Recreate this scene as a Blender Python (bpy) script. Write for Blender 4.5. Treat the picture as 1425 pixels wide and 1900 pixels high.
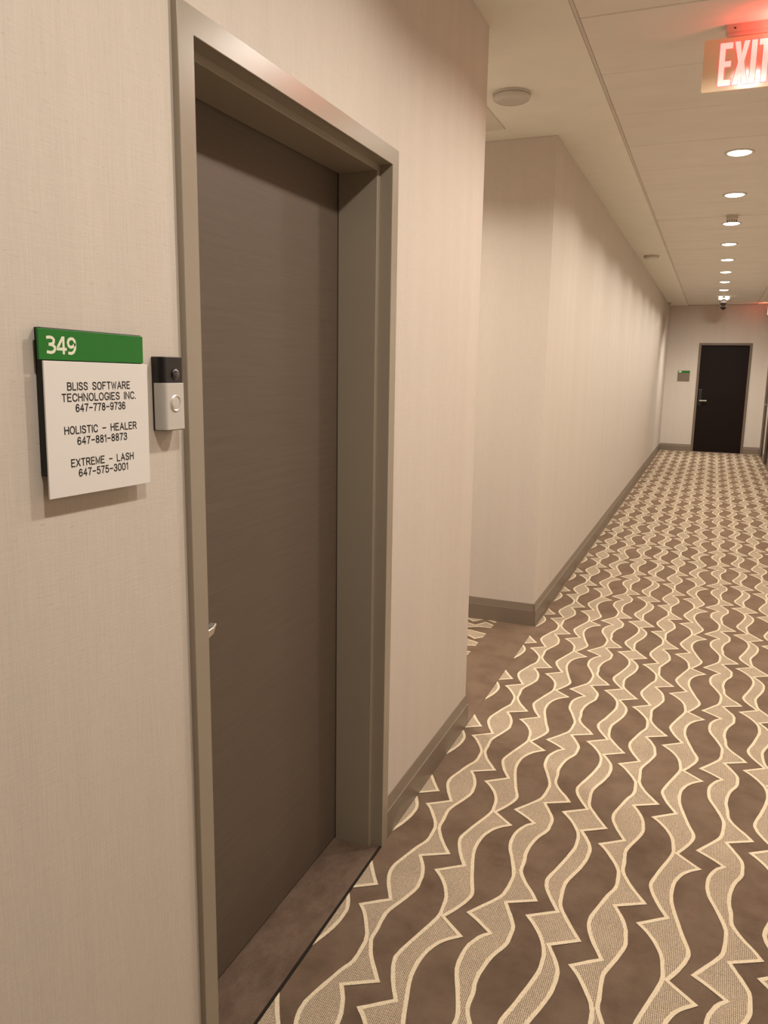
import bpy, bmesh, math, random
from mathutils import Matrix, Vector
from mathutils.geometry import tessellate_polygon

random.seed(7)
for o in list(bpy.data.objects):
    bpy.data.objects.remove(o)
SC = bpy.context.scene
COL = SC.collection

# ------------------------------------------------------------------ camera
CAM_ROWS = [[0.924512, -0.082343, 0.372152], [0.380849, 0.160622, -0.910579], [0.015204, 0.983575, 0.179857]]
cd = bpy.data.cameras.new('camera')
cam = bpy.data.objects.new('camera', cd)
COL.objects.link(cam)
cd.sensor_fit = 'HORIZONTAL'
cd.sensor_width = 36.0
cd.lens = 36.0 * 1466.05 / 1425.0
cd.clip_start = 0.02
cd.clip_end = 100
m = Matrix(CAM_ROWS).to_4x4()
m.translation = (0, 0, 1.55)
cam.matrix_world = m
SC.camera = cam

# ------------------------------------------------------------------ world, exposure
w = bpy.data.worlds.new('world')
SC.world = w
w.use_nodes = True
w.node_tree.nodes['Background'].inputs[0].default_value = (1.0, 0.82, 0.66, 1)
w.node_tree.nodes['Background'].inputs[1].default_value = 0.02
SC.view_settings.view_transform = 'Standard'
SC.view_settings.look = 'None'
SC.view_settings.gamma = 1.0
SC.view_settings.use_curve_mapping = False
SC.view_settings.exposure = 0.0
LAMP_POWER = 12.0
LAMP_SPREAD = math.radians(150)
SPOT_POWER = 13.0
LAMP_COLOR = (1.0, 0.92, 0.83)

# ------------------------------------------------------------------ main measures
XW = -0.894      # near left wall surface
XW2 = -0.906     # far left wall surface
XR = 0.922
H = 2.8245
YC = 3.168       # end of the near wall
YR = 4.664       # back wall of the alcove
YF = 16.86       # end wall
YB = -3.2        # behind the camera
XS, XS2 = -0.583, 0.643
FL, FR, FT = 1.206, 2.228, 2.156
FW = 0.046
XD = -1.044      # surface of the near door leaf

# ------------------------------------------------------------------ helpers
def lin(c):
    return tuple(((v / 255) / 12.92 if v / 255 <= 0.04045 else ((v / 255 + 0.055) / 1.055) ** 2.4) for v in c)

def tag(o, label=None, cat=None, group=None, kind=None):
    if label: o['label'] = label
    if cat: o['category'] = cat
    if group: o['group'] = group
    if kind: o['kind'] = kind
    return o

def wpos(o):
    v = Vector(o.location)
    p = o.parent
    while p:
        v += Vector(p.location)
        p = p.parent
    return v

def obj(name, bm, mat, parent=None, smooth=False, bevel=0.0, seg=2):
    """bm is authored in world coordinates; its origin moves to the parent's base"""
    me = bpy.data.meshes.new(name)
    if parent is not None:
        off = wpos(parent)
        bmesh.ops.translate(bm, verts=bm.verts, vec=-off)
    bm.normal_update()
    bm.to_mesh(me)
    bm.free()
    me.materials.append(mat)
    if smooth:
        for p in me.polygons: p.use_smooth = True
    o = bpy.data.objects.new(name, me)
    COL.objects.link(o)
    if parent is not None: o.parent = parent
    if bevel:
        b = o.modifiers.new('bevel', 'BEVEL')
        b.width = bevel; b.segments = seg; b.limit_method = 'ANGLE'
        b.angle_limit = math.radians(40)
    return o

def empty(name, loc, label=None, cat=None, group=None, kind=None):
    o = bpy.data.objects.new(name, None)
    o.location = loc
    o.empty_display_size = 0.05
    COL.objects.link(o)
    return tag(o, label, cat, group, kind)

def BM(): return bmesh.new()

def box(bm, x0, x1, y0, y1, z0, z1):
    v = [bm.verts.new(c) for c in ((x0,y0,z0),(x1,y0,z0),(x1,y1,z0),(x0,y1,z0),(x0,y0,z1),(x1,y0,z1),(x1,y1,z1),(x0,y1,z1))]
    for f in ((0,3,2,1),(4,5,6,7),(0,1,5,4),(1,2,6,5),(2,3,7,6),(3,0,4,7)):
        bm.faces.new([v[i] for i in f])
    return bm

def bx(*a): return box(BM(), *a)

def prism(bm, pts, f0, f1):
    """pts 2-D outline, f0/f1 map a 2-D point to 3-D for the two ends"""
    a = [bm.verts.new(f0(p)) for p in pts]
    b = [bm.verts.new(f1(p)) for p in pts]
    n = len(pts)
    for i in range(n):
        bm.faces.new((a[i], a[(i+1) % n], b[(i+1) % n], b[i]))
    bm.faces.new(a[::-1]); bm.faces.new(b)
    bmesh.ops.recalc_face_normals(bm, faces=bm.faces)
    return bm

def lathe(bm, prof, c, axis='z', n=40):
    """prof: list of (radius, height) ; closed with end caps where radius is 0"""
    rings = []
    for r, h in prof:
        ring = []
        for i in range(n):
            a = 2 * math.pi * i / n
            u, v = r * math.cos(a), r * math.sin(a)
            if axis == 'z': p = (c[0] + u, c[1] + v, c[2] + h)
            elif axis == 'x': p = (c[0] + h, c[1] + u, c[2] + v)
            else: p = (c[0] + u, c[1] + h, c[2] + v)
            ring.append(bm.verts.new(p))
        rings.append(ring)
    for a, b in zip(rings[:-1], rings[1:]):
        for i in range(n):
            bm.faces.new((a[i], a[(i+1) % n], b[(i+1) % n], b[i]))
    for ring in (rings[0], rings[-1]):
        bm.faces.new(ring)
    bmesh.ops.remove_doubles(bm, verts=bm.verts, dist=1e-6)
    bmesh.ops.recalc_face_normals(bm, faces=bm.faces)
    return bm

# ------------------------------------------------------------------ materials
def mat(name, color, rough=0.6, metal=0.0, spec=0.5, coat=0.0):
    M = bpy.data.materials.new(name)
    M.use_nodes = True
    b = M.node_tree.nodes['Principled BSDF']
    b.inputs['Base Color'].default_value = (*color, 1)
    b.inputs['Roughness'].default_value = rough
    b.inputs['Metallic'].default_value = metal
    b.inputs['Specular IOR Level'].default_value = spec
    b.inputs['Coat Weight'].default_value = coat
    return M

class NT:
    def __init__(s, M):
        s.t = M.node_tree; s.b = s.t.nodes['Principled BSDF']
    def n(s, ty, **kw):
        x = s.t.nodes.new(ty)
        for k, v in kw.items(): setattr(x, k, v)
        return x
    def l(s, a, b): s.t.links.new(a, b)
    def pos(s, scale):
        g = s.n('ShaderNodeNewGeometry')
        mp = s.n('ShaderNodeMapping'); mp.inputs['Scale'].default_value = scale
        s.l(g.outputs['Position'], mp.inputs['Vector'])
        return mp.outputs[0]
    def noise(s, scale, detail=3, rough=0.55, sc=1.0):
        x = s.n('ShaderNodeTexNoise')
        x.inputs['Scale'].default_value = sc
        x.inputs['Detail'].default_value = detail
        x.inputs['Roughness'].default_value = rough
        s.l(s.pos(scale), x.inputs['Vector'])
        return x.outputs['Fac']
    def ramp(s, fac, stops):
        r = s.n('ShaderNodeValToRGB')
        e = r.color_ramp.elements
        while len(e) < len(stops): e.new(0.5)
        for el, (p, c) in zip(e, stops):
            el.position = p; el.color = (*c, 1)
        s.l(fac, r.inputs[0])
        return r.outputs[0]
    def math(s, op, a, b):
        x = s.n('ShaderNodeMath', operation=op)
        for i, v in enumerate((a, b)):
            if isinstance(v, (int, float)): x.inputs[i].default_value = v
            else: s.l(v, x.inputs[i])
        return x.outputs[0]
    def mul(s, col, fac, lo, hi):
        """multiply a colour by a grey between lo and hi"""
        mr = s.n('ShaderNodeMapRange')
        mr.inputs['From Min'].default_value = 0.3; mr.inputs['From Max'].default_value = 0.7
        mr.inputs['To Min'].default_value = lo; mr.inputs['To Max'].default_value = hi
        s.l(fac, mr.inputs['Value'])
        v = s.n('ShaderNodeVectorMath', operation='SCALE')
        s.l(col, v.inputs[0]); s.l(mr.outputs[0], v.inputs['Scale'])
        return v.outputs[0]
    def bump(s, h, dist, strength=1.0):
        b = s.n('ShaderNodeBump')
        b.inputs['Distance'].default_value = dist
        b.inputs['Strength'].default_value = strength
        s.l(h, b.inputs['Height']); s.l(b.outputs[0], s.b.inputs['Normal'])
    def rgb(s, c):
        x = s.n('ShaderNodeRGB'); x.outputs[0].default_value = (*c, 1); return x.outputs[0]

def wallpaper(name, base):
    M = mat(name, base, 0.75, spec=0.25); t = NT(M)
    v = t.noise((420, 420, 14), 2)          # upright threads
    h = t.noise((16, 16, 430), 2)           # crosswise threads
    sl = t.noise((55, 55, 300), 3, 0.65)     # thicker crosswise slubs
    big = t.noise((9, 9, 0.35), 2)          # slight shade of each drop
    c = t.rgb(base)
    c = t.mul(c, v, 0.968, 1.032)
    c = t.mul(c, h, 0.984, 1.016)
    c = t.mul(c, big, 0.975, 1.025)
    sr = t.ramp(sl, [(0.0, (0.62, 0.55, 0.48)), (0.27, (0.84, 0.79, 0.74)), (0.36, (1, 1, 1)), (1.0, (1, 1, 1))])
    mx = t.n('ShaderNodeMix', data_type='RGBA', blend_type='MULTIPLY')
    mx.inputs['Factor'].default_value = 0.8
    t.l(c, mx.inputs['A']); t.l(sr, mx.inputs['B'])
    t.l(mx.outputs['Result'], t.b.inputs['Base Color'])
    t.bump(t.math('ADD', v, t.math('ADD', h, sl)), 0.0005, 0.35)
    return M

M_wall = wallpaper('linen_wallpaper', (0.62, 0.55, 0.475))

def plain(name, base, rough, spec=0.5, amp=0.03, sc=(6, 6, 6), bump=0.0, bsc=(300, 300, 300)):
    M = mat(name, base, rough, spec=spec); t = NT(M)
    n = t.noise(sc, 3)
    t.l(t.mul(t.rgb(base), n, 1 - amp, 1 + amp), t.b.inputs['Base Color'])
    if bump: t.bump(t.noise(bsc, 2), bump, 0.6)
    return M

M_soffit = plain('ceiling_paint', (0.82, 0.78, 0.68), 0.85, 0.2, 0.02, bump=0.0003)
M_tile = plain('ceiling_tile_face', (0.78, 0.725, 0.65), 0.9, 0.15, 0.03, (3, 8, 3), bump=0.0008, bsc=(500, 500, 500))
M_grid = plain('ceiling_void', (0.10, 0.08, 0.06), 0.9)
M_frame = plain('frame_paint', (0.32, 0.27, 0.205), 0.29, 0.6, 0.03, (2, 2, 2), bump=0.00012, bsc=(40, 40, 40))
M_base = plain('baseboard_paint', (0.215, 0.168, 0.125), 0.36, 0.5, 0.04, (2, 2, 2))
M_black = plain('black_plastic', (0.012, 0.010, 0.010), 0.4, 0.5, 0.05)
M_gap = plain('dark_joint', (0.02, 0.014, 0.010), 0.8, 0.2, 0.1)
M_white = plain('off_white_plastic', (0.55, 0.50, 0.43), 0.35, 0.5, 0.02)
M_gloss = plain('glossy_off_white', (0.55, 0.50, 0.43), 0.16, 0.6, 0.02)
M_steel = mat('satin_metal', (0.72, 0.68, 0.62), 0.28, 1.0)
M_silver = plain('satin_silver_face', (0.56, 0.52, 0.47), 0.36, 0.5, 0.02)
M_ring = mat('button_ring', (0.92, 0.90, 0.87), 0.28, 1.0)

def door_mat(name, base, axis):
    M = mat(name, base, 0.46, spec=0.35); t = NT(M)
    g = t.noise((3, 3, 120) if axis == 'h' else (60, 60, 2), 4, 0.65)
    g2 = t.noise((30, 30, 900) if axis == 'h' else (500, 500, 6), 2)
    c = t.mul(t.rgb(base), g, 0.93, 1.08)
    c = t.mul(c, g2, 0.95, 1.05)
    t.l(c, t.b.inputs['Base Color'])
    t.bump(g2, 0.0003, 0.3)
    return M
M_door = door_mat('taupe_door_laminate', (0.122, 0.092, 0.068), 'h')
M_door2 = door_mat('dark_brown_door', (0.013, 0.0075, 0.0058), 'v')
M_door2.node_tree.nodes['Principled BSDF'].inputs['Specular IOR Level'].default_value = 0.12

# carpet: cut pile ground
M_pile = mat('brown_cut_pile', (0.17, 0.115, 0.08), 0.95, spec=0.1); t = NT(M_pile)
cl = t.noise((7, 7, 7), 5, 0.62)
col = t.ramp(cl, [(0.30, (0.118, 0.078, 0.054)), (0.48, (0.165, 0.112, 0.078)), (0.62, (0.195, 0.136, 0.095)), (0.75, (0.165, 0.105, 0.078))])
sh = t.noise((1.7, 1.2, 1), 3)
col = t.mul(col, sh, 0.70, 0.98)
fine = t.noise((420, 420, 420), 2)
col = t.mul(col, fine, 0.88, 1.12)
t.l(col, t.b.inputs['Base Color'])
t.bump(t.noise((240, 240, 240), 3), 0.0012, 0.6)
M_pile.node_tree.nodes['Principled BSDF'].inputs['Sheen Weight'].default_value = 0.45
M_pile.node_tree.nodes['Principled BSDF'].inputs['Sheen Tint'].default_value = (1.0, 0.70, 0.46, 1)
# carpet: doorway strip, a little redder, scuffed
M_pile2 = mat('plain_brown_carpet', (0.14, 0.09, 0.065), 0.95, spec=0.1); t = NT(M_pile2)
cl = t.noise((14, 8, 7), 6, 0.68)
col = t.ramp(cl, [(0.28, (0.100, 0.066, 0.047)), (0.47, (0.140, 0.094, 0.067)), (0.60, (0.168, 0.117, 0.084)), (0.72, (0.150, 0.096, 0.068))])
col = t.mul(col, t.noise((420, 420, 420), 2), 0.88, 1.12)
t.l(col, t.b.inputs['Base Color'])
t.bump(t.noise((240, 240, 240), 3), 0.001, 0.6)
# loop pile motifs: ribs running along the corridor
def loop_mat(name, sx, sy):
    M = mat(name, (0.45, 0.35, 0.24), 0.9, spec=0.1); t = NT(M)
    g = t.n('ShaderNodeNewGeometry')
    sep = t.n('ShaderNodeSeparateXYZ'); t.l(g.outputs['Position'], sep.inputs[0])
    rib = t.math('SINE', t.math('MULTIPLY', sep.outputs[sx], 2 * math.pi / 0.0047), 0)
    wob = t.noise((260, 260, 260), 2)
    dash = t.math('SINE', t.math('ADD', t.math('MULTIPLY', sep.outputs[sy], 2 * math.pi / 0.0085), t.math('MULTIPLY', wob, 9.0)), 0)
    hgt = t.math('ADD', rib, t.math('MULTIPLY', dash, 0.28))
    fac = t.math('ADD', t.math('MULTIPLY', hgt, 0.22), t.math('ADD', 0.18, t.math('MULTIPLY', wob, 0.64)))
    col = t.ramp(fac, [(0.12, (0.15, 0.105, 0.07)), (0.42, (0.385, 0.295, 0.205)), (0.72, (0.60, 0.49, 0.36)), (0.92, (0.86, 0.75, 0.56))])
    t.l(t.mul(col, t.noise((6, 6, 6), 3), 0.93, 1.07), t.b.inputs['Base Color'])
    t.bump(hgt, 0.0012, 0.5)
    return M
M_loop = loop_mat('beige_loop_pile', 0, 1)
M_loop2 = loop_mat('beige_loop_pile_cross', 1, 0)
M_out = mat('cream_outline_pile', (0.62, 0.51, 0.355), 0.9, spec=0.1); t = NT(M_out)
col = t.mul(t.rgb((0.74, 0.62, 0.44)), t.noise((330, 330, 330), 3, 0.7), 0.80, 1.18)
t.l(col, t.b.inputs['Base Color'])
t.bump(t.noise((300, 300, 300), 3), 0.001, 0.6)

def emis(name, color, strength, base=(0.8, 0.8, 0.8)):
    M = mat(name, base, 0.4)
    b = M.node_tree.nodes['Principled BSDF']
    b.inputs['Emission Color'].default_value = (*color, 1)
    b.inputs['Emission Strength'].default_value = strength
    return M
M_lens = emis('lit_lamp_lens', (1.0, 0.86, 0.66), 14.0)

# ------------------------------------------------------------------ structure
# floor
fl = obj('floor', bx(-3.3, XR + 0.12, YB - 0.1, YF + 0.1, -0.06, 0.0), M_pile)
tag(fl, 'brown patterned corridor carpet with wavy beige motifs', 'floor', kind='structure')

# near left wall with the doorway in it
bm = BM()
prism(bm, [(YB, 0), (FL + 0.03, 0), (FL + 0.03, FT - 0.03), (FR - 0.03, FT - 0.03), (FR - 0.03, 0), (YC, 0), (YC, H), (YB, H)],
      lambda p: (-1.12, p[0], p[1]), lambda p: (XW, p[0], p[1]))
wl = obj('wall_left', bm, M_wall, bevel=0.003)
tag(wl, 'near left wall in beige linen wallpaper around the grey door', 'wall', kind='structure')
# alcove back wall + far left wall, one L-shaped block
bm = BM()
pts = [(-3.2, YR), (XW2, YR), (XW2, YF + 0.1), (-1.06, YF + 0.1), (-1.06, YR + 0.15), (-3.2, YR + 0.15)]
prism(bm, pts, lambda p: (p[0], p[1], 0), lambda p: (p[0], p[1], H))
wa = obj('wall_left_far', bm, M_wall, bevel=0.003)
tag(wa, 'long left corridor wall beyond the alcove in beige wallpaper', 'wall', kind='structure')
bm = BM()
box(bm, -3.32, -3.2, YC - 0.12, YR + 0.15, 0, H)
box(bm, -3.2, -1.12, YC - 0.12, YC, 0, H)
tag(obj('wall_alcove', bm, M_wall), 'side walls closing the alcove in beige wallpaper', 'wall', kind='structure')
# far wall with its doorway
FDL, FDR, FDT = -0.318, 0.632, 2.112
bm = BM()
prism(bm, [(-1.06, 0), (FDL + 0.03, 0), (FDL + 0.03, FDT - 0.03), (FDR - 0.03, FDT - 0.03), (FDR - 0.03, 0), (XR + 0.1, 0), (XR + 0.1, H), (-1.06, H)],
      lambda p: (p[0], YF, p[1]), lambda p: (p[0], YF + 0.12, p[1]))
tag(obj('wall_far', bm, M_wall), 'end wall of the corridor with a dark brown door', 'wall', kind='structure')
# right wall with two doorways near the far end
DR = ((14.25, 15.18), (15.66, 16.52))
bm = BM()
ys = [YB] + [v for a, b in DR for v in (a + 0.03, b - 0.03)] + [YF]
for i in range(0, len(ys), 2): box(bm, XR, XR + 0.12, ys[i], ys[i+1], 0, H)
for a, b in DR: box(bm, XR, XR + 0.12, a + 0.03, b - 0.03, 2.08, H)
tag(obj('wall_right', bm, M_wall), 'right corridor wall with two dark doors near its far end', 'wall', kind='structure')
tag(obj('wall_rear', bx(-1.12, XR + 0.12, YB - 0.12, YB, 0, H), M_wall), 'wall closing the corridor behind the viewer', 'wall', kind='structure')

# ceiling: plastered side strips, a tiled strip between them
bm = BM()
box(bm, -3.32, XS, YB - 0.12, YF + 0.12, H, H + 0.1)
box(bm, XS2, XR + 0.12, YB - 0.12, YF + 0.12, H, H + 0.1)
ce = obj('ceiling', bm, M_soffit)
tag(ce, 'painted ceiling with a strip of wide tiles down its middle', 'ceiling', kind='structure')
M_edge = plain('edge_angle_paint', (0.64, 0.58, 0.50), 0.7, 0.3, 0.03)
obj('ceiling_void', bx(XS, XS2, YB - 0.12, YF + 0.12, H + 0.035, H + 0.1), M_grid, ce)
TY, TS = 3.2274, 0.6064
tile_me = None
n0 = int((YB - TY) // TS)
for n in range(n0, 23):
    y0 = TY + n * TS
    y1 = min(y0 + TS, YF)
    if y0 >= YF - 0.05: break
    g0 = 0.0065 if n == 7 else 0.0030
    g1 = 0.0065 if n == 6 else 0.0030
    dz = random.uniform(-0.0006, 0.0006)
    ya, yb = y0 + g0, y1 - g1
    bm = BM()
    a = [(XS + 0.0145, ya), (XS2 - 0.0145, ya), (XS2 - 0.0145, yb), (XS + 0.0145, yb)]
    zt, zb = H + 0.033, H + 0.005 + dz
    c = 0.0025
    top = [bm.verts.new((x, y, zt)) for x, y in a]
    mid = [bm.verts.new((x, y, zb + c)) for x, y in a]
    cx, cy = (XS + XS2) / 2, (ya + yb) / 2
    low = [bm.verts.new((x - c * (1 if x > cx else -1), y - c * (1 if y > cy else -1), zb)) for x, y in a]
    for r0, r1 in ((top, mid), (mid, low)):
        for i in range(4): bm.faces.new((r0[i], r0[(i+1) % 4], r1[(i+1) % 4], r1[i]))
    bm.faces.new(low); bm.faces.new(top)
    bmesh.ops.recalc_face_normals(bm, faces=bm.faces)
    obj('ceiling_tile', bm, M_tile, ce)
# thin edge angle each side of the tiled strip
for x0, x1 in ((XS + 0.001, XS + 0.0138), (XS2 - 0.0138, XS2 - 0.001)):
    obj('tile_edge_strip', bx(x0, x1, YB, YF, H + 0.004, H + 0.034), M_edge, ce)
# recessed access panel above the alcove
obj('access_panel', bx(-1.60, -1.148, 3.75, 4.45, H - 0.006, H - 0.0005),
    plain('panel_paint', (0.68, 0.62, 0.53), 0.8, 0.2, 0.02), ce, bevel=0.002)

# baseboards
PB = [(0.0, 0.0), (0.0105, 0.0), (0.0105, 0.096), (0.0100, 0.0975), (0.0088, 0.0980), (0.0020, 0.1375), (0.0005, 0.140), (0.0, 0.140)]
def base_y(bm, x, s, y0, y1):
    return prism(bm, PB, lambda p: (x + s * p[0], y0, p[1]), lambda p: (x + s * p[0], y1, p[1]))
def base_x(bm, y, s, x0, x1):
    return prism(bm, PB, lambda p: (x0, y + s * p[0], p[1]), lambda p: (x1, y + s * p[0], p[1]))
bm = BM(); base_y(bm, XW, 1, YB, FL - 0.001); base_y(bm, XW, 1, FR + 0.001, YC + 0.0105)
base_x(bm, YC, 1, -1.12, XW)
tag(obj('baseboard_left', bm, M_base), 'taupe baseboard along the near left wall', 'baseboard', kind='structure')
bm = BM(); base_x(bm, YR, -1, -3.2, XW2 + 0.0105)
tag(obj('baseboard_alcove', bm, M_base), 'taupe baseboard along the back of the alcove', 'baseboard', kind='structure')
bm = BM(); base_y(bm, XW2, 1, YR - 0.0104, YF)
tag(obj('baseboard_left_far', bm, M_base), 'taupe baseboard along the long far left wall', 'baseboard', kind='structure')
bm = BM(); base_x(bm, YF, -1, XW2 + 0.011, FDL - 0.001); base_x(bm, YF, -1, FDR + 0.001, XR - 0.011)
tag(obj('baseboard_far', bm, M_base), 'taupe baseboard either side of the far door', 'baseboard', kind='structure')
bm = BM()
ys = [YB] + [v for a, b in DR for v in (a - 0.001, b + 0.001)] + [YF]
for i in range(0, len(ys), 2): base_y(bm, XR, -1, ys[i], ys[i+1])
tag(obj('baseboard_right', bm, M_base), 'taupe baseboard along the right wall', 'baseboard', kind='structure')

# ------------------------------------------------------------------ carpet motifs
PAT = {'AR': [(-0.0544, 2.8275), (-0.1359, 2.7816), (-0.1149, 2.7442), (-0.0989, 2.6995), (-0.0937, 2.6607), (-0.0928, 2.621), (-0.1083, 2.5667), (-0.1326, 2.4978), (-0.1357, 2.4641), (-0.1333, 2.4181), (-0.1322, 2.3731), (-0.1119, 2.3236), (-0.084, 2.2791), (-0.0556, 2.2392)], 'AL': [(-0.1571, 2.547), (-0.2302, 2.492), (-0.2045, 2.4621), (-0.1802, 2.4209), (-0.1611, 2.383), (-0.154, 2.3561), (-0.1522, 2.3204), (-0.1538, 2.2798), (-0.1705, 2.2345), (-0.1952, 2.151), (-0.2048, 2.1088), (-0.2034, 2.0665), (-0.1893, 2.0253), (-0.1737, 1.9922), (-0.1555, 1.9576)], 'BL': [(-0.0038, 2.7913), (-0.0784, 2.7319), (-0.0514, 2.702), (-0.0269, 2.6633), (-0.0093, 2.6188), (-0.004, 2.5707), (-0.0046, 2.5217), (-0.0379, 2.4144), (-0.0573, 2.3439), (-0.057, 2.3116), (-0.0466, 2.2751), (-0.0305, 2.2357), (-0.0071, 2.1917)], 'BR': [(0.0925, 3.0713), (0.0518, 3.0333), (0.0287, 2.9905), (0.0183, 2.9434), (0.0181, 2.8816), (0.0318, 2.8186), (0.0544, 2.735), (0.0732, 2.6766), (0.0697, 2.6365), (0.0498, 2.586), (0.028, 2.544), (0.0991, 2.4856)], 'CL': [(0.0712, 3.1732), (0.1141, 3.1454), (0.1509, 3.1162), (0.1289, 3.0897), (0.1074, 3.0308), (0.1079, 2.9519), (0.129, 2.8908), (0.1534, 2.8154), (0.1553, 2.7704), (0.1483, 2.7053), (0.1248, 2.6607), (0.0742, 2.5845)], 'CR': [(0.2539, 2.7107), (0.1733, 2.6677), (0.1953, 2.6255), (0.2164, 2.5792), (0.2178, 2.5338), (0.2138, 2.495), (0.1911, 2.4411), (0.1793, 2.3872), (0.1758, 2.3387), (0.1806, 2.2987), (0.1824, 2.2464), (0.2065, 2.1972), (0.2326, 2.1629), (0.2559, 2.1241)], 'DL': [(-0.2996, 2.6916), (-0.3768, 2.6382), (-0.3479, 2.6036), (-0.322, 2.5601), (-0.3055, 2.5143), (-0.303, 2.4559), (-0.3121, 2.4028), (-0.3359, 2.3141), (-0.3571, 2.2453), (-0.355, 2.2025), (-0.3386, 2.1612), (-0.3055, 2.1029)], 'DR': [(-0.2093, 2.5918), (-0.2848, 2.5427), (-0.2605, 2.4998), (-0.2442, 2.4529), (-0.2452, 2.3924), (-0.2579, 2.3331), (-0.2835, 2.2557), (-0.2888, 2.2181), (-0.2877, 2.1834), (-0.2829, 2.1322), (-0.2648, 2.0952), (-0.2384, 2.0513), (-0.2067, 2.0034)]}
PX, PY = 0.608, 0.5915
def norm(P):
    n = len(P) - 1
    ex = P[-1][0] - P[0][0]
    ey = (P[-1][1] - P[0][1]) + PY
    return [(P[i][0] - ex * i / n, P[i][1] - ey * i / n) for i in range(n)]
def corner(P, i):
    n = len(P)
    def g(k): return Vector((P[k % n][0], P[k % n][1] - PY * (k // n)))
    a, b, c = g(i - 1), g(i), g(i + 1)
    return (b - a).angle(c - b, 0) > math.radians(62)
def smooth(P, sub=3):
    n = len(P)
    def g(k): return Vector((P[k % n][0], P[k % n][1] - PY * (k // n)))
    cor = [corner(P, i) for i in range(n)]
    out = []
    for i in range(n):
        p1, p2 = g(i), g(i + 1)
        p0 = p1 - (p2 - p1) if cor[i] else g(i - 1)
        p3 = p2 + (p2 - p1) if cor[(i + 1) % n] else g(i + 2)
        long_ = (p2 - p1).length > 0.02
        m = sub if long_ else 1
        for k in range(m):
            t = k / m
            q = 0.5 * ((2 * p1) + (p2 - p0) * t + (2 * p0 - 5 * p1 + 4 * p2 - p3) * t * t + (3 * p1 - p0 - 3 * p2 + p3) * t ** 3)
            out.append((q.x, q.y, i if k == 0 else -1))
    return out
LET = {}
for s, iL, iR in (('A', 5, 10), ('B', 6, 10), ('C', 8, 9), ('D', 4, 1)):
    L = smooth(norm(PAT[s + 'L'])); R = smooth(norm(PAT[s + 'R']))
    kL = [j for j, p in enumerate(L) if p[2] == iL][0]
    kR = [j for j, p in enumerate(R) if p[2] == iR][0]
    sh = round((L[kL][1] - R[kR][1]) / PY)
    R = [(p[0], p[1] + sh * PY, p[2]) for p in R]
    def rot(P, k): return [(p[0], p[1]) for p in P[k:]] + [(p[0], p[1] - PY) for p in P[:k]]
    LET[s] = (rot(L, kL), rot(R, kR))
OW = 0.0112
def ribbon(P, side):
    """inner offset of a periodic boundary; side +1: inside lies to the +x side of a path running towards -y"""
    n = len(P)
    def g(k): return Vector((P[k % n][0], P[k % n][1] - PY * (k // n)))
    inner = []
    for i in range(n):
        a, b, c = g(i - 1), g(i), g(i + 1)
        d1 = (b - a).normalized(); d2 = (c - b).normalized()
        n1 = Vector((-d1.y, d1.x)) * side; n2 = Vector((-d2.y, d2.x)) * side
        mi = n1 + n2
        if mi.length < 1e-3: mi = n1
        mi.normalize()
        cs = max(mi.dot(n1), 0.18)
        ln = OW / cs
        convex = (d1.cross(d2)) * side > 0     # turning towards the inside
        ln = min(ln, OW * (3.2 if convex else 1.35))
        inner.append(b + mi * ln)
    return inner
RIB = {}
for s, (L, R) in LET.items():
    RIB[s] = (ribbon(L, 1), ribbon(R, -1))
def clip(bm, planes):
    for co, no in planes:
        geom = list(bm.verts) + list(bm.edges) + list(bm.faces)
        bmesh.ops.bisect_plane(bm, geom=geom, plane_co=co, plane_no=no, clear_outer=True, dist=1e-6)
def wob(i, a=0.0007):
    r = random.Random(i * 7919 + 13)
    return r.uniform(-a, a), r.uniform(-a, a)
def stripe(s, ox, oy, k0, k1, z, xf=None, planes=(), mats=(None, None)):
    L, R = LET[s]; IL, IR = RIB[s]
    T = xf or (lambda x, y: (x, y))
    f = BM(); poly = [Vector((x, y, 0)) for x, y in L] + [Vector((L[0][0], L[0][1] - PY, 0))] \
        + [Vector((R[0][0], R[0][1] - PY, 0))] + [Vector((x, y, 0)) for x, y in R[::-1]]
    tris = tessellate_polygon([poly])
    for k in range(k0, k1):
        vs = [f.verts.new((*T(p.x + ox, p.y + oy + k * PY), z)) for p in poly]
        for tr in tris:
            try: f.faces.new([vs[i] for i in tr])
            except ValueError: pass
    for fc in f.faces:
        fc.normal_update()
        if fc.normal.z < 0: fc.normal_flip()
    o = BM()
    for P, I, dz in ((L, IL, 0.0007), (R, IR, 0.0010)):
        n = len(P)
        prev = None
        for q in range(n * (k1 - k0) + 1):
            i = q % n; dy = (k1 - 1) * PY - PY * (q // n)
            wx, wy = wob(q * 31 + ord(s))
            a = o.verts.new((*T(P[i][0] + ox + wx, P[i][1] + oy + dy + wy), z + dz))
            wx, wy = wob(q * 57 + 5)
            b = o.verts.new((*T(I[i].x + ox + wx, I[i].y + oy + dy + wy), z + dz))
            if prev: o.faces.new((prev[0], a, b, prev[1]))
            prev = (a, b)
    for fc in o.faces:
        fc.normal_update()
        if fc.normal.z < 0: fc.normal_flip()
    clip(f, planes); clip(o, planes)
    if not f.faces: 
        f.free(); o.free(); return
    st = obj('woven_stripe', f, mats[0], fl)
    ol = obj('stripe_outline', o, mats[1], st)
XE = XW + 0.0102
K0, K1 = -9, 26
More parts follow.
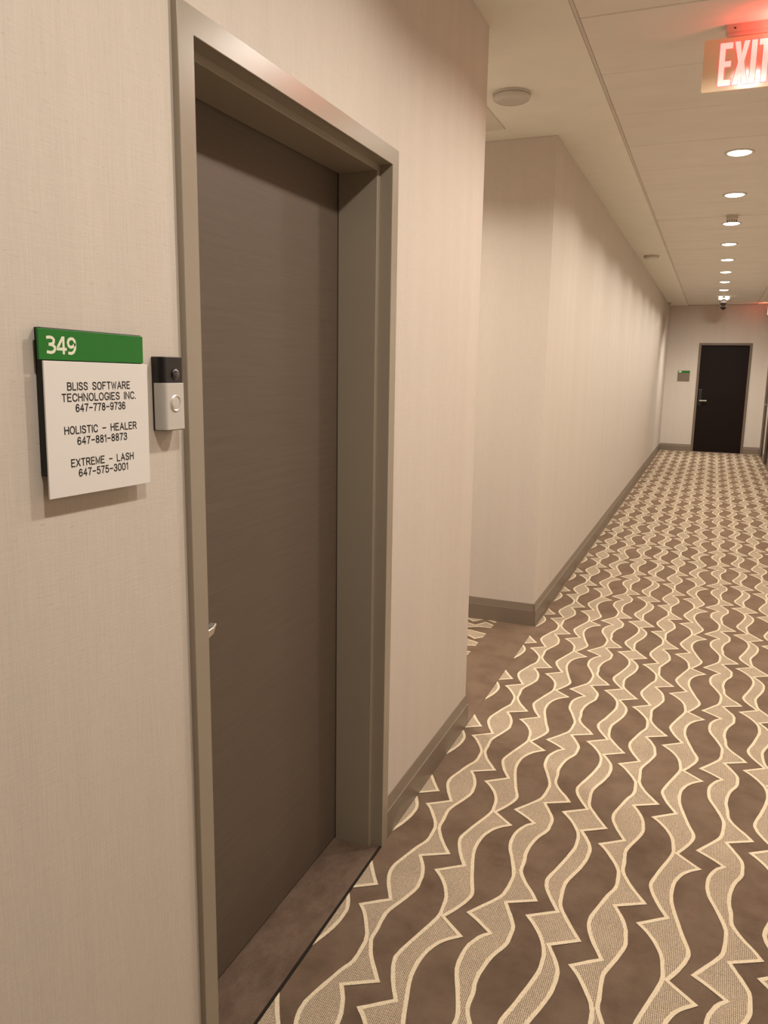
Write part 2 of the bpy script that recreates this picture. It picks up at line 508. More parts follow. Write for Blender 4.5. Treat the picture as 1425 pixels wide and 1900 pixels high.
for n, s in [(n, s) for n in (-2, -1, 0, 1, 2) for s in 'ABCD']:
    L, R = LET[s]
    lo = min(p[0] for p in L) + n * PX; hi = max(p[0] for p in R) + n * PX
    if hi < XE + 0.004 or lo > XR - 0.012: continue
    stripe(s, n * PX, 0, K0, K1, 0.0008, None,
           [((XE, 0, 0), (-1, 0, 0)), ((XR - 0.0105, 0, 0), (1, 0, 0)), ((0, YF - 0.011, 0), (0, 1, 0)), ((0, YB, 0), (0, -1, 0))],
           (M_loop, M_out))
# alcove: the same pattern laid crosswise, framed by a plain border
for n, s in [(n, s) for n in (5, 6, 7, 8) for s in 'ABCD']:
    L, R = LET[s]
    lo = min(p[0] for p in L) + n * PX; hi = max(p[0] for p in R) + n * PX
    if hi < YC or lo > YR: continue
    stripe(s, n * PX + 0.10, -3.0, -3, 5, 0.0008, lambda x, y: (y - 0.9, x),
           [((-1.128, 0, 0), (1, 0, 0)), ((-3.2, 0, 0), (-1, 0, 0)), ((0, YC + 0.02, 0), (0, -1, 0)), ((0, YR - 0.011, 0), (0, 1, 0))],
           (M_loop2, M_out))
obj('carpet_border', bx(-1.126, XE - 0.003, YC + 0.011, YR - 0.011, 0, 0.0022), M_pile, fl, bevel=0.0008)
obj('doorway_carpet', bx(-1.15, -0.889, FL + FW, FR - FW, -0.001, 0.0032), M_pile2, fl, bevel=0.001)
tag(obj('trim_1', bx(-0.8905, -0.8825, FL + 0.004, FR - 0.02, 0.0, 0.0042), M_gap, bevel=0.001),
    'thin dark seam strip across the near doorway', 'trim', kind='structure')

# ------------------------------------------------------------------ doors
# near door: deep metal frame, leaf at its far side
d1 = empty('door_1', (-0.95, (FL + FR) / 2, 0), 'plain dark taupe door in a deep painted metal frame', 'door', kind='structure')
XF = -0.8810
# profile across one jamb: (x, inset from the outer frame edge)
JP = [(-1.145, 0.012), (XW - 0.004, 0.012), (XW - 0.004, 0.0), (XF - 0.001, 0.0), (XF, 0.001), (XF, FW - 0.001), (XF - 0.001, FW), (-0.9200, FW), (-0.9205, FW + 0.015), (-0.9220, FW + 0.0165), (-1.041, FW + 0.0165), (-1.041, FW - 0.001), (-1.145, FW - 0.001)]
def frame_sweep(prof, P3):
    """one mitred frame: up one jamb, across the head, down the other; P3 maps (depth, along, height, station)"""
    bm = BM(); rows = []
    for st in range(4): rows.append([bm.verts.new(P3(p, st)) for p in prof])
    n = len(prof)
    for a, b in zip(rows[:-1], rows[1:]):
        for i in range(n): bm.faces.new((a[i], a[(i+1) % n], b[(i+1) % n], b[i]))
    bm.faces.new(rows[0]); bm.faces.new(rows[-1])
    bmesh.ops.recalc_face_normals(bm, faces=bm.faces)
    return bm
def st_fr(a0, a1, top, mk):
    return lambda p, st: (mk(p[0], a0 + p[1], 0.0), mk(p[0], a0 + p[1], top - p[1]), mk(p[0], a1 - p[1], top - p[1]), mk(p[0], a1 - p[1], 0.0))[st]
obj('door_frame', frame_sweep(JP, st_fr(FL, FR, FT, lambda w, a, z: (w, a, z))), M_frame, d1)
leaf = obj('door_leaf', bx(-1.090, XD, FL + FW + 0.002, FR - FW - 0.002, 0.008, FT - FW - 0.002), M_door, d1, bevel=0.0015)
obj('gap_light_block', bx(-1.20, -1.148, FL, FR, 0, FT), M_gap, d1)  # unseen box added behind the leaf, stops light in the gap around it
# lever handle, its tip just shows past the left jamb
hy, hz = 1.345, 0.957
hd = obj('lever_handle', lathe(BM(), [(0.0, 0.0), (0.026, 0.0), (0.026, 0.006), (0.022, 0.009), (0.010, 0.010), (0.010, 0.050), (0.0, 0.050)], (XD, hy, hz), 'x'), M_steel, d1, smooth=False, bevel=0.001)
bm = BM()
lev = [(-0.012, 0.011), (0.02, 0.012), (0.065, 0.010), (0.086, 0.012), (0.098, 0.019), (0.100, 0.015), (0.088, -0.004), (0.065, -0.010), (0.02, -0.011), (-0.012, -0.010)]
prism(bm, lev, lambda p: (-1.012, hy + p[0], hz + p[1]), lambda p: (-0.995, hy + p[0], hz + p[1]))
obj('lever', bm, M_steel, hd, bevel=0.004, seg=3)

def jamb_frame(d, axis, a0, a1, top, w0, s, m, depth=0.10, fw=0.044):
    """thin frame for the small far doors; s: direction the face points"""
    pr = [(w0 - s * depth, 0.008), (w0 - s * 0.001, 0.008), (w0 - s * 0.001, 0.0), (w0 + s * 0.012, 0.0), (w0 + s * 0.012, fw), (w0 - s * depth, fw)]
    P = (lambda w, a, z: (w, a, z)) if axis == 'x' else (lambda w, a, z: (a, w, z))
    obj('door_frame', frame_sweep(pr, st_fr(a0, a1, top, P)), m, d, bevel=0.001)

M_frame2 = plain('far_frame_paint', (0.17, 0.125, 0.09), 0.45, 0.4, 0.03)
d2 = empty('door_2', ((FDL + FDR) / 2, YF, 0), 'dark brown door at the end of the corridor', 'door', kind='structure')
jamb_frame(d2, 'y', FDL, FDR, FDT, YF, -1, M_frame2)
obj('door_leaf', bx(FDL + 0.047, FDR - 0.047, YF + 0.035, YF + 0.08, 0.010, FDT - 0.047), M_door2, d2, bevel=0.002)
lk = obj('lock_plate', bx(-0.262, -0.192, YF + 0.015, YF + 0.035, 0.905, 1.225), M_black, d2, bevel=0.006)
bm = lathe(BM(), [(0.0, -0.045), (0.011, -0.045), (0.011, 0.0), (0.0, 0.0)], (-0.226, YF + 0.015, 1.003), 'y', 16)
box(bm, -0.236, -0.098, YF - 0.043, YF - 0.029, 0.992, 1.014)
obj('lever', bm, mat('brushed_lever', (0.45, 0.41, 0.36), 0.4, 1.0), lk, bevel=0.003)
for i, (a, b) in enumerate(DR):
    d = empty('door_%d' % (4 - i), (XR, (a + b) / 2, 0),
              ('dark brown door in the right wall, second from the far corner', 'dark brown door in the right wall right beside the far corner')[i], 'door', kind='structure')
    jamb_frame(d, 'x', a, b, 2.112, XR, -1, M_frame2)
    lf = obj('door_leaf', bx(XR + 0.015, XR + 0.06, a + 0.047, b - 0.047, 0.010, 2.065), M_door2, d, bevel=0.002)
    bm = BM(); box(bm, XR - 0.03, XR + 0.015, a + 0.115, a + 0.135, 0.99, 1.01); box(bm, XR - 0.04, XR - 0.028, a + 0.115, a + 0.25, 0.99, 1.01)
    obj('lever', bm, M_steel, lf, bevel=0.003)

# ------------------------------------------------------------------ lettering
ST = {
 'A': (0.62, [[(0, 0), (0.31, 1), (0.62, 0)], [(0.11, 0.34), (0.51, 0.34)]]),
 'B': (0.54, [[(0, 0), (0, 1), (0.33, 1), (0.45, 0.94), (0.5, 0.80), (0.47, 0.63), (0.34, 0.54), (0, 0.54)], [(0.34, 0.54), (0.49, 0.46), (0.54, 0.29), (0.5, 0.09), (0.36, 0), (0, 0)]]),
 'C': (0.56, [[(0.56, 0.76), (0.5, 0.92), (0.38, 1), (0.22, 1), (0.09, 0.90), (0, 0.68), (0, 0.32), (0.09, 0.10), (0.22, 0), (0.38, 0), (0.5, 0.08), (0.56, 0.24)]]),
 'E': (0.48, [[(0.48, 1), (0, 1), (0, 0), (0.48, 0)], [(0, 0.53), (0.4, 0.53)]]),
 'F': (0.48, [[(0.48, 1), (0, 1), (0, 0)], [(0, 0.53), (0.38, 0.53)]]),
 'G': (0.58, [[(0.57, 0.76), (0.5, 0.92), (0.38, 1), (0.22, 1), (0.09, 0.90), (0, 0.68), (0, 0.32), (0.09, 0.10), (0.22, 0), (0.38, 0), (0.52, 0.09), (0.58, 0.26), (0.58, 0.42), (0.34, 0.42)]]),
 'H': (0.54, [[(0, 0), (0, 1)], [(0.54, 0), (0.54, 1)], [(0, 0.53), (0.54, 0.53)]]),
 'I': (0.0, [[(0, 0), (0, 1)]]),
 'L': (0.44, [[(0, 1), (0, 0), (0.44, 0)]]),
 'M': (0.62, [[(0, 0), (0, 1), (0.31, 0.12), (0.62, 1), (0.62, 0)]]),
 'N': (0.54, [[(0, 0), (0, 1), (0.54, 0), (0.54, 1)]]),
 'O': (0.60, [[(0.22, 0), (0.09, 0.10), (0, 0.32), (0, 0.68), (0.09, 0.90), (0.22, 1), (0.38, 1), (0.51, 0.90), (0.60, 0.68), (0.60, 0.32), (0.51, 0.10), (0.38, 0), (0.22, 0)]]),
 'R': (0.54, [[(0, 0), (0, 1), (0.34, 1), (0.47, 0.94), (0.52, 0.77), (0.47, 0.58), (0.34, 0.51), (0, 0.51)], [(0.3, 0.51), (0.54, 0)]]),
 'S': (0.52, [[(0.50, 0.80), (0.44, 0.94), (0.30, 1), (0.18, 1), (0.06, 0.93), (0.01, 0.77), (0.07, 0.62), (0.26, 0.52), (0.44, 0.42), (0.52, 0.27), (0.47, 0.08), (0.32, 0), (0.18, 0), (0.05, 0.07), (0, 0.22)]]),
 'T': (0.52, [[(0, 1), (0.52, 1)], [(0.26, 1), (0.26, 0)]]),
 'W': (0.74, [[(0, 1), (0.18, 0), (0.37, 0.86), (0.56, 0), (0.74, 1)]]),
 'X': (0.56, [[(0, 0), (0.56, 1)], [(0, 1), (0.56, 0)]]),
 '0': (0.50, [[(0.17, 0), (0.06, 0.10), (0, 0.32), (0, 0.68), (0.06, 0.90), (0.17, 1), (0.33, 1), (0.44, 0.90), (0.50, 0.68), (0.50, 0.32), (0.44, 0.10), (0.33, 0), (0.17, 0)]]),
 '1': (0.22, [[(0, 0.84), (0.12, 0.88), (0.20, 1), (0.20, 0)]]),
 '3': (0.48, [[(0.02, 0.80), (0.07, 0.94), (0.18, 1), (0.32, 1), (0.43, 0.92), (0.46, 0.76), (0.41, 0.60), (0.30, 0.54), (0.2, 0.54)], [(0.30, 0.54), (0.43, 0.46), (0.48, 0.28), (0.43, 0.08), (0.32, 0), (0.16, 0), (0.05, 0.07), (0, 0.22)]]),
 '4': (0.50, [[(0.37, 0), (0.37, 1), (0, 0.30), (0.50, 0.30)]]),
 '5': (0.48, [[(0.43, 1), (0.08, 1), (0.04, 0.54), (0.14, 0.62), (0.28, 0.64), (0.42, 0.54), (0.48, 0.33), (0.43, 0.10), (0.30, 0), (0.16, 0), (0.05, 0.07), (0, 0.2)]]),
 '6': (0.48, [[(0.45, 0.82), (0.38, 0.95), (0.25, 1), (0.14, 0.96), (0.05, 0.80), (0, 0.50), (0.01, 0.22), (0.09, 0.05), (0.22, 0), (0.34, 0.02), (0.45, 0.15), (0.48, 0.32), (0.43, 0.50), (0.30, 0.59), (0.16, 0.56), (0.04, 0.42)]]),
 '7': (0.48, [[(0, 1), (0.48, 1), (0.28, 0.55), (0.17, 0)]]),
 '8': (0.48, [[(0.24, 0.54), (0.10, 0.60), (0.03, 0.76), (0.08, 0.93), (0.19, 1), (0.29, 1), (0.40, 0.93), (0.45, 0.76), (0.38, 0.60), (0.24, 0.54), (0.07, 0.46), (0, 0.27), (0.06, 0.07), (0.18, 0), (0.30, 0), (0.42, 0.07), (0.48, 0.27), (0.41, 0.46), (0.24, 0.54)]]),
 '9': (0.48, [[(0.03, 0.18), (0.10, 0.05), (0.23, 0), (0.34, 0.04), (0.43, 0.20), (0.48, 0.50), (0.47, 0.78), (0.39, 0.95), (0.26, 1), (0.14, 0.98), (0.03, 0.85), (0, 0.68), (0.05, 0.50), (0.18, 0.41), (0.32, 0.44), (0.44, 0.58)]]),
 '-': (0.50, [[(0.02, 0.47), (0.48, 0.47)]]),
 '.': (0.04, [[(0, 0.0), (0.04, 0.0)]]),
 ' ': (0.36, []),
}
def stroke_line(bm, text, u0, v0, u1, v1, cap, wd, to3, dz=0.0):
    adv = []
    x = 0
    for ch in text:
        wdt, st = ST[ch]
        adv.append(x); x += wdt + 0.24
    total = x - 0.24
    sx = (u1 - u0) / total
    k = 0
    for ch, x0 in zip(text, adv):
        for line in ST[ch][1]:
            P = []
            for px, py in line:
                uu = u0 + (x0 + px) * sx
                P.append(Vector((uu, v0 + (v1 - v0) * (uu - u0) / (u1 - u0) + py * cap)))
            k += 1
            ribbon2(bm, P, wd, to3, dz + (k % 3) * 0.00002)
def ribbon2(bm, P, wd, to3, dz):
    n = len(P); h = wd / 2
    closed = (P[0] - P[-1]).length < 1e-7
    Lp = []; Rp = []
    for i in range(n):
        if closed: a, c = P[i - 1 if i else n - 2], P[i + 1 if i < n - 1 else 1]
        else: a, c = P[max(i - 1, 0)], P[min(i + 1, n - 1)]
        b = P[i]
        d1 = (b - a).normalized() if (b - a).length > 0 else (c - b).normalized()
        d2 = (c - b).normalized() if (c - b).length > 0 else d1
        n1 = Vector((-d1.y, d1.x)); n2 = Vector((-d2.y, d2.x))
        mi = (n1 + n2)
        mi = mi.normalized() if mi.length > 1e-4 else n1
        ln = h / max(mi.dot(n1), 0.42)
        ex = Vector((0, 0))
        if not closed and i == 0: ex = -d2 * h * 0.8
        if not closed and i == n - 1: ex = d1 * h * 0.8
        Lp.append(b + mi * ln + ex); Rp.append(b - mi * ln + ex)
    va = [bm.verts.new(to3(p.x, p.y, dz)) for p in Lp]
    vb = [bm.verts.new(to3(p.x, p.y, dz)) for p in Rp]
    for i in range(n - 1): bm.faces.new((va[i], vb[i], vb[i+1], va[i+1]))

# ------------------------------------------------------------------ office sign
M_green = plain('green_sign_face', lin((6, 112, 26)), 0.35, 0.5, 0.02)
M_panel = plain('pale_engraved_panel', (0.78, 0.745, 0.70), 0.42, 0.45, 0.015)
M_ink = plain('black_engraving', (0.018, 0.013, 0.012), 0.7, 0.3, 0.05)
M_num = plain('cream_numerals', (0.80, 0.80, 0.62), 0.5, 0.4, 0.01)
sg = empty('office_sign', (XW, 0.975, 1.597), 'square wall sign with green 349 strip and pale name panel left of the near door', 'sign')
obj('back_plate', bx(XW, XW + 0.0120, 0.8690, 1.0835, 1.385, 1.5975), M_black, sg, bevel=0.0008)
gs = obj('number_strip', bx(XW + 0.0120, XW + 0.0155, 0.8612, 1.0832, 1.5522, 1.5957), M_green, sg, bevel=0.0006)
bm = BM()
NM = {'3': (0.50, [[(0.02, 0.97), (0.20, 1), (0.36, 0.96), (0.45, 0.84), (0.44, 0.68), (0.34, 0.57), (0.16, 0.53)], [(0.16, 0.53), (0.36, 0.49), (0.49, 0.38), (0.50, 0.22), (0.42, 0.07), (0.24, 0), (0.02, 0.03)]]),
      '4': (0.56, [[(0.42, 0), (0.42, 1)], [(0.44, 1), (0.36, 1), (0.02, 0.34), (0.02, 0.26), (0.57, 0.26)]]),
      '9': (0.50, [[(0.06, 0.02), (0.22, 0), (0.38, 0.10), (0.48, 0.32), (0.50, 0.60), (0.47, 0.84), (0.36, 0.98), (0.20, 0.99), (0.06, 0.90), (0.0, 0.70), (0.05, 0.50), (0.18, 0.41), (0.34, 0.46), (0.46, 0.62)]])}
u = 0.8768
for ch in '349':
    wd_, lines = NM[ch]
    for j, line in enumerate(lines):
        P = [Vector((u + px * 0.0288, 1.5625 + py * 0.0216)) for px, py in line]
        ribbon2(bm, P, 0.0042, lambda a_, b_, d: (XW + 0.0157 + d, a_, b_), j * 0.00004)
    u += (wd_ + 0.16) * 0.0288
for fc in bm.faces:
    fc.normal_update()
    if fc.normal.x < 0: fc.normal_flip()
tag(obj('numerals', bm, M_num, gs), kind='stuff')
xp = XW + 0.0192
pn = obj('name_panel', bx(XW + 0.0165, xp, 0.8648, 1.0880, 1.3525, 1.5508), M_panel, sg, bevel=0.0005)
obj('panel_spacer', bx(XW + 0.0120, XW + 0.0165, 0.875, 1.075, 1.385, 1.540), M_black, sg)
bm = BM()
TL = 0.015
for txt, y0, y1, z0, z1 in (('BLISS SOFTWARE', 0.9072, 1.0420, 1.5104, 1.5106), ('TECHNOLOGIES INC.', 0.8953, 1.0552, 1.4940, 1.4942),
        ('647-778-9736', 0.9218, 1.0290, 1.4784, 1.4784), ('HOLISTIC - HEALER', 0.8968, 1.0540, 1.4462, 1.4452),
        ('647-881-8873', 0.9216, 1.0298, 1.4293, 1.4289), ('EXTREME - LASH', 0.9067, 1.0436, 1.3972, 1.3957), ('647-575-3001', 0.9210, 1.0292, 1.3813, 1.3803)):
    stroke_line(bm, txt, y0, z0, y1, z1, 0.0104, 0.0019, lambda u, v, d: (xp + 0.0002 + d, u + TL * (1.597 - v), v + TL * (u - 0.975)))
for fc in bm.faces:
    fc.normal_update()
    if fc.normal.x < 0: fc.normal_flip()
tag(obj('engraved_text', bm, M_ink, pn), kind='stuff')

sg.rotation_euler = (-TL, 0, 0)

# ------------------------------------------------------------------ video doorbell
by0, by1 = 1.1215, 1.1765
bell = empty('video_doorbell', (XW, 1.147, 1.437), 'small black and silver doorbell between the sign and the door frame', 'doorbell')
def bell_outline(y0, y1, x0, x1, r):
    pts = [(y0, x0)]
    for i in range(7):
        a = math.pi / 2 * i / 6
        pts.append((y0 + r * 0.55 - r * 0.55 * math.cos(a), x1 - r + r * math.sin(a)))
    for i in range(7):
        a = math.pi / 2 * (1 - i / 6)
        pts.append((y1 - r * 0.35 + r * 0.35 * math.cos(a), x1 - r * 0.35 + r * 0.35 * math.sin(a)))
    pts.append((y1, x0))
    return pts
bo = bell_outline(by0, by1, XW, XW + 0.0255, 0.014)
bm = BM(); prism(bm, bo, lambda p: (p[1], p[0], 1.4360), lambda p: (p[1], p[0], 1.5625))
obj('bell_body', bm, M_black, bell, bevel=0.0012)
bo = bell_outline(by0 - 0.0008, by1 + 0.0012, XW + 0.0045, XW + 0.0272, 0.016)
bm = BM(); prism(bm, bo, lambda p: (p[1], p[0], 1.4372), lambda p: (p[1], p[0], 1.5180))
fp = obj('faceplate', bm, M_silver, bell, bevel=0.0008)
bc = (XW + 0.0270, 1.1500, 1.4830)
br = obj('button', lathe(BM(), [(0.0, 0.0), (0.0145, 0.0), (0.0145, 0.0014), (0.0130, 0.0026), (0.0110, 0.0016), (0.0108, 0.0005), (0.0, 0.0005)], bc, 'x', 48), M_ring, fp)
obj('button_face', lathe(BM(), [(0.0, 0.0), (0.0100, 0.0), (0.0100, 0.0014), (0.0094, 0.0019), (0.0, 0.0021)], bc, 'x', 48), M_silver, br)
cc = (XW + 0.0255, 1.1535, 1.5330)
lens = obj('camera_lens', lathe(BM(), [(0.0, 0.0), (0.0105, 0.0), (0.0100, 0.0016), (0.0078, 0.0036), (0.0045, 0.0050), (0.0, 0.0055)], cc, 'x', 40),
           mat('lens_glass', (0.01, 0.01, 0.012), 0.05, spec=0.9, coat=1.0), bell, smooth=True)

# ------------------------------------------------------------------ far sign
fs = empty('room_sign', (-0.555, YF, 1.376), 'small grey plate with a green top strip beside the far door', 'sign')
obj('plate', bx(-0.668, -0.446, YF - 0.012, YF, 1.376, 1.578), plain('far_plate', (0.19, 0.145, 0.10), 0.5, 0.4, 0.03), fs, bevel=0.001)
g2 = obj('number_strip', bx(-0.668, -0.446, YF - 0.016, YF - 0.012, 1.538, 1.579), M_green, fs)
bm = BM()
for k in range(3): box(bm, -0.655 + k * 0.020, -0.639 + k * 0.020, YF - 0.0166, YF - 0.016, 1.545, 1.572)
obj('numerals', bm, M_num, g2)

# ------------------------------------------------------------------ exit sign, hung under the ceiling
EY = 3.486
ex = empty('exit_sign', (0.032, EY, H), 'translucent hanging exit sign glowing red and white under the ceiling', 'sign')
M_alu = plain('sign_housing', (0.50, 0.42, 0.34), 0.35, 0.5, 0.02)
hs = obj('ceiling_housing', bx(-0.066, 0.130, EY - 0.018, EY + 0.030, H - 0.020, H + 0.012), M_alu, ex, bevel=0.002)
for x in (-0.034, 0.098):
    obj('screw', lathe(BM(), [(0.0, 0.0), (0.0032, 0.0), (0.0026, -0.0012), (0.0, -0.0014)], (x, EY - 0.018, H - 0.010), 'y', 16), M_gap, hs)
# acrylic panel with rounded corners
M_acr = bpy.data.materials.new('translucent_acrylic'); M_acr.use_nodes = True
nt = M_acr.node_tree; nt.nodes.clear()
out = nt.nodes.new('ShaderNodeOutputMaterial')
tr = nt.nodes.new('ShaderNodeBsdfTranslucent'); tr.inputs[0].default_value = (0.95, 0.85, 0.66, 1)
df = nt.nodes.new('ShaderNodeBsdfDiffuse'); df.inputs[0].default_value = (0.86, 0.76, 0.60, 1)
gl = nt.nodes.new('ShaderNodeBsdfGlossy'); gl.inputs['Roughness'].default_value = 0.12
m1 = nt.nodes.new('ShaderNodeMixShader'); m1.inputs[0].default_value = 0.45
m2 = nt.nodes.new('ShaderNodeMixShader'); m2.inputs[0].default_value = 0.05
nt.links.new(tr.outputs[0], m1.inputs[1]); nt.links.new(df.outputs[0], m1.inputs[2])
nt.links.new(m1.outputs[0], m2.inputs[1]); nt.links.new(gl.outputs[0], m2.inputs[2])
nt.links.new(m2.outputs[0], out.inputs[0])
px0, px1, pz0, pz1, rr = -0.137, 0.201, 2.604, H - 0.018, 0.008
pts = []
for cx, cz, a0 in ((px1 - rr, pz1 - rr, 0), (px0 + rr, pz1 - rr, 90), (px0 + rr, pz0 + rr, 180), (px1 - rr, pz0 + rr, 270)):
    for k in range(5):
        a = math.radians(a0 + 22.5 * k); pts.append((cx + rr * math.cos(a), cz + rr * math.sin(a)))
pzt = 2.800
pts = [(x, min(z, pzt) if -0.06 > x or x > 0.125 else z) for x, z in pts]
bm = BM(); prism(bm, pts, lambda p: (p[0], EY - 0.004, p[1] if p[1] < 2.7 else p[1] - 0.012), lambda p: (p[0], EY + 0.004, p[1] if p[1] < 2.7 else p[1] - 0.012))
pan = obj('acrylic_panel', bm, M_acr, ex)
obj('panel_grip', bx(-0.060, 0.124, EY - 0.007, EY + 0.007, H - 0.034, H - 0.018), M_alu, ex)
E = [(0, 0), (0.62, 0), (0.62, 0.14), (0.27, 0.14), (0.27, 0.44), (0.58, 0.44), (0.58, 0.57), (0.27, 0.57), (0.27, 0.86), (0.62, 0.86), (0.62, 1), (0, 1)]
X = [(0, 0), (0.27, 0), (0.375, 0.33), (0.48, 0), (0.75, 0), (0.52, 0.52), (0.74, 1), (0.47, 1), (0.375, 0.71), (0.28, 1), (0.01, 1), (0.235, 0.52)]
I = [(0, 0), (0.27, 0), (0.27, 1), (0, 1)]
T = [(0.20, 0), (0.47, 0), (0.47, 0.86), (0.67, 0.86), (0.67, 1), (0, 1), (0, 0.86), (0.20, 0.86)]
M_let = emis('lit_letter', (1.0, 0.60, 0.55), 0.62, (0.9, 0.8, 0.75))
M_red = emis('red_letter_edge', (1.0, 0.12, 0.14), 0.9, (0.8, 0.08, 0.08))
LH, LW = 0.150, 0.0715
lz = 2.6205
def grow(P, d):
    n = len(P); o = []
    for i in range(n):
        a, b, c = Vector(P[i-1]), Vector(P[i]), Vector(P[(i+1) % n])
        d1, d2 = (b - a).normalized(), (c - b).normalized()
        n1, n2 = Vector((d1.y, -d1.x)), Vector((d2.y, -d2.x))
        mi = (n1 + n2).normalized()
        o.append(tuple(b + mi * d / max(mi.dot(n1), 0.5)))
    return o
for face in (-1, 1):
    for nm, G, x0 in (('letter_e', E, -0.0800), ('letter_x', X, -0.0305), ('letter_i', I, 0.0285), ('letter_t', T, 0.0545)):
        P = [(x0 + x * LW, lz + z * LH) for x, z in G]
        if face == 1: P = [(0.064 - x, z) for x, z in P][::-1]
        y0 = EY + face * 0.0041; y1 = EY + face * 0.0047; y2 = EY + face * 0.0053
        bm = BM(); prism(bm, grow(P, 0.0022), lambda p: (p[0], y0, p[1]), lambda p: (p[0], y1, p[1]))
        lt = obj('letter_outline', bm, M_red, pan)
        bm = BM(); prism(bm, P, lambda p: (p[0], y1, p[1]), lambda p: (p[0], y2, p[1]))
        obj('letter', bm, M_let, lt)
# added red light, out of view before the sign, reddens the ceiling
M_glow = emis('red_glow', (1.0, 0.07, 0.06), 6.0, (0.8, 0.1, 0.1))
lamp = bpy.data.lights.new('exit_glow', 'AREA'); lamp.shape = 'RECTANGLE'; lamp.size = 0.12; lamp.size_y = 0.02
lamp.energy = 3.0; lamp.color = (1.0, 0.07, 0.06)
lo = bpy.data.objects.new('exit_glow', lamp); COL.objects.link(lo); lo.parent = ex
lo.location = (0.150, -0.070, -0.085); lo.rotation_euler = (math.radians(158), 0, 0)

# far exit sign on the right wall by the end wall
e2 = empty('exit_sign', (0.85, 16.42, 2.585), 'pale boxy exit sign on the right wall near the far end', 'sign')
obj('sign_box', bx(0.785, XR, 16.30, 16.56, 2.585, 2.775), M_white, e2, bevel=0.004)
obj('lit_face', bx(0.800, 0.910, 16.296, 16.300, 2.60, 2.76), emis('far_exit_face', (1.0, 0.5, 0.42), 0.9), e2)
lamp = bpy.data.lights.new('far_exit_glow', 'AREA'); lamp.shape = 'RECTANGLE'; lamp.size = 0.10; lamp.size_y = 0.10
lamp.energy = 0.8; lamp.color = (1.0, 0.12, 0.08)
lo = bpy.data.objects.new('far_exit_glow', lamp); COL.objects.link(lo); lo.parent = e2
lo.location = (-0.075, 0.03, 0.17); lo.rotation_euler = (math.radians(150), math.radians(-35), 0)

# ------------------------------------------------------------------ downlights
LX, LY, LS = 0.030, 5.377, 1.2142
ZT = H + 0.005
names = {0: 'nearest lit round downlight fully in view, beyond the exit sign', 1: 'second lit round downlight beyond the exit sign',
         2: 'third lit downlight beyond the exit sign, just past the small detector', 3: 'fourth lit round downlight beyond the exit sign',
         4: 'fifth lit round downlight beyond the exit sign', 5: 'sixth lit round downlight beyond the exit sign',
         -2: 'lit round downlight overhead, between the near door and the alcove', -3: 'lit round downlight overhead, above the near grey door', -4: 'lit round downlight overhead, nearest the green 349 sign',
         6: 'seventh lit round downlight beyond the exit sign', 7: 'farthest lit round downlight, before the twin spotlight'}
protos = []
def downlight(k, at=None, lab=None, pw=1.0):
    y = LY + k * LS - (0.07 if k == -1 else 0)
    lab = lab or names.get(k) or 'lit round downlight hidden just behind the exit sign'
    r = empty('downlight', at or (LX, y, ZT), lab, 'ceiling light', 'downlights along the tiled ceiling')
    if not protos:
        c = (LX, y, ZT)
        a = obj('trim_ring', lathe(BM(), [(0.064, 0.0), (0.084, 0.0), (0.083, -0.003), (0.074, -0.006), (0.066, -0.005), (0.064, 0.0)], c, 'z', 40), M_white, r, smooth=True)
        b = obj('lens', lathe(BM(), [(0.0, 0.0), (0.0665, 0.0), (0.0665, -0.0035), (0.055, -0.009), (0.030, -0.0125), (0.0, -0.0135)], c, 'z', 40), M_lens, r, smooth=True)
        protos.extend([a, b])
    else:
        for p in protos:
            q = p.copy(); COL.objects.link(q); q.parent = r
    col = LAMP_COLOR
    if k in (2, 5): col = (0.95, 0.91, 0.85)
    la = bpy.data.lights.new('downlight_beam', 'AREA'); la.shape = 'DISK'; la.size = 0.12
    la.energy = LAMP_POWER * pw; la.color = col; la.spread = LAMP_SPREAD
    q = bpy.data.objects.new('downlight_beam', la); COL.objects.link(q); q.parent = r
    q.location = (0, 0, -0.016)
    # second light added to each lamp, its cone shaped for the wall scallops
    sp = bpy.data.lights.new('downlight_rim', 'SPOT'); sp.energy = SPOT_POWER * pw; sp.color = col
    sp.spot_size = math.radians(151); sp.spot_blend = 0.25; sp.shadow_soft_size = 0.035
    q = bpy.data.objects.new('downlight_rim', sp); COL.objects.link(q); q.parent = r
    q.location = (0, 0, -0.022)
for k in range(-4, 8): downlight(k)
# one more in the alcove, hidden by the near wall
downlight(0, (-1.80, 3.66, H), 'lit round downlight in the alcove ceiling, hidden by the near wall', 1.55)

# twin-headed spotlight, ninth in the row
ty = LY + 8 * LS
tw = empty('twin_spotlight', (0.045, ty, ZT), 'small twin-headed lit spotlight, last fitting before the dome cameras', 'ceiling light')
obj('housing', bx(-0.045, 0.135, ty + 0.004, ty + 0.075, H - 0.035, ZT), M_white, tw, bevel=0.006)
for x in (-0.008, 0.098):
    hdm = obj('lamp_head', lathe(BM(), [(0.0, 0.0), (0.030, 0.0), (0.036, -0.03), (0.036, -0.045), (0.0, -0.045)], (x, ty + 0.02, H - 0.012), 'y', 24), M_white, tw)
    sp = bpy.data.lights.new('head_beam', 'SPOT'); sp.energy = 170; sp.color = LAMP_COLOR
    sp.spot_size = math.radians(120); sp.spot_blend = 1.0; sp.shadow_soft_size = 0.03
    q = bpy.data.objects.new('head_beam', sp); COL.objects.link(q); q.parent = tw
    q.location = (x - 0.045, -0.05, -0.03); q.rotation_euler = (math.radians(40 if x > 0.04 else 15), 0, 0)
    obj('head_lens', lathe(BM(), [(0.0, 0.0), (0.027, 0.0), (0.024, -0.006), (0.0, -0.008)], (x, ty - 0.025, H - 0.012), 'y', 24), M_lens, hdm)

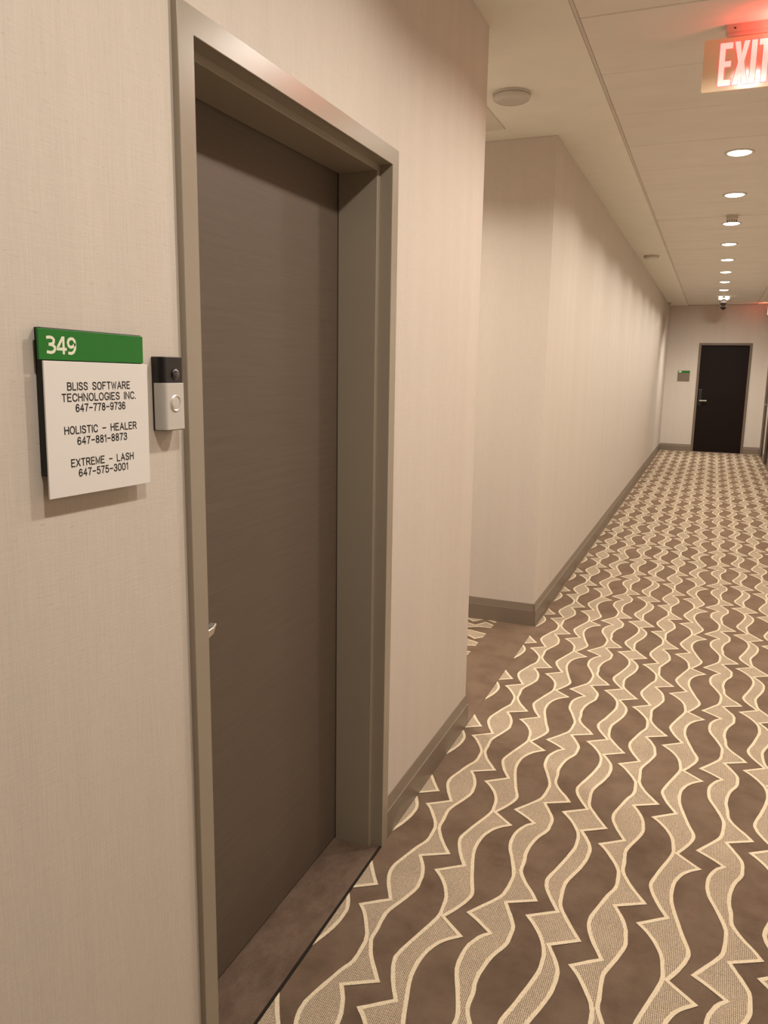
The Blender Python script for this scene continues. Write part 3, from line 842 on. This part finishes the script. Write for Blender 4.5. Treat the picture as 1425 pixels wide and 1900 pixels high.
# ------------------------------------------------------------------ ceiling bits
def detector(name, c, r, h, label, cat, m=M_gloss, slots=False, group=None):
    e = empty(name, c, label, cat, group)
    obj('base_ring', lathe(BM(), [(0.0, 0.0), (r, 0.0), (r, -h * 0.22), (r * 0.97, -h * 0.28), (0.0, -h * 0.28)], c, 'z', 48), m, e, bevel=0.0008)
    cv = obj('cover', lathe(BM(), [(0.0, -h * 0.28), (r * 0.95, -h * 0.28), (r * 0.975, -h * 0.5), (r * 0.93, -h * 0.78), (r * 0.82, -h * 0.95), (r * 0.6, -h), (0.0, -h)], c, 'z', 48), m, e, smooth=True)
    if slots:
        bm = BM()
        for i in range(12):
            a = 2 * math.pi * i / 12
            lathe(bm, [(0.0, -h * 0.62), (r * 0.09, -h * 0.62), (r * 0.09, -h * 1.01), (0.0, -h * 1.01)], (c[0] + r * 0.80 * math.cos(a), c[1] + r * 0.80 * math.sin(a), c[2]), 'z', 8)
        obj('vent_slots', bm, M_gap, cv)
    else:
        obj('test_button', lathe(BM(), [(0.0, -h), (r * 0.13, -h), (r * 0.12, -h * 1.04), (0.0, -h * 1.05)], c, 'z', 24), m, cv)
    return e
detector('smoke_detector', (-0.988, 3.925, H), 0.090, 0.034, 'large round white smoke detector on the ceiling by the alcove', 'smoke detector')
detector('smoke_detector', (-0.757, 9.63, H), 0.085, 0.034, 'distant round white smoke detector on the plain strip beside the long wall', 'smoke detector')
detector('smoke_detector', (0.030, 7.44, ZT), 0.046, 0.045, 'small slotted round detector between the second and third downlights', 'smoke detector', slots=True)
M_smoke = mat('dark_dome', (0.012, 0.004, 0.003), 0.08, spec=0.8)
for (x, y), lab in (((0.045, 15.50), 'white dome camera with a dark lens, nearer of two'), ((0.050, 16.42), 'white dome camera with a dark lens, farther of two by the end wall')):
    c = (x, y, ZT)
    e = empty('dome_camera', c, lab, 'security camera', 'dome cameras at the end of the ceiling')
    bs = obj('camera_base', lathe(BM(), [(0.0, 0.0), (0.058, 0.0), (0.064, -0.02), (0.062, -0.062), (0.055, -0.075), (0.0, -0.075)], c, 'z', 32), M_white, e, smooth=True)
    obj('dome', lathe(BM(), [(0.0, -0.070), (0.050, -0.072), (0.047, -0.095), (0.036, -0.114), (0.020, -0.124), (0.0, -0.128)], c, 'z', 32), M_smoke, e, smooth=True)
ms = empty('motion_sensor', (-0.875, 16.10, H), 'tiny white sensor tucked in the far left ceiling corner', 'sensor')
obj('sensor_body', lathe(BM(), [(0.0, 0.0), (0.032, 0.0), (0.032, -0.012), (0.020, -0.045), (0.0, -0.05)], (-0.872, 16.10, H), 'z', 20), M_white, ms)
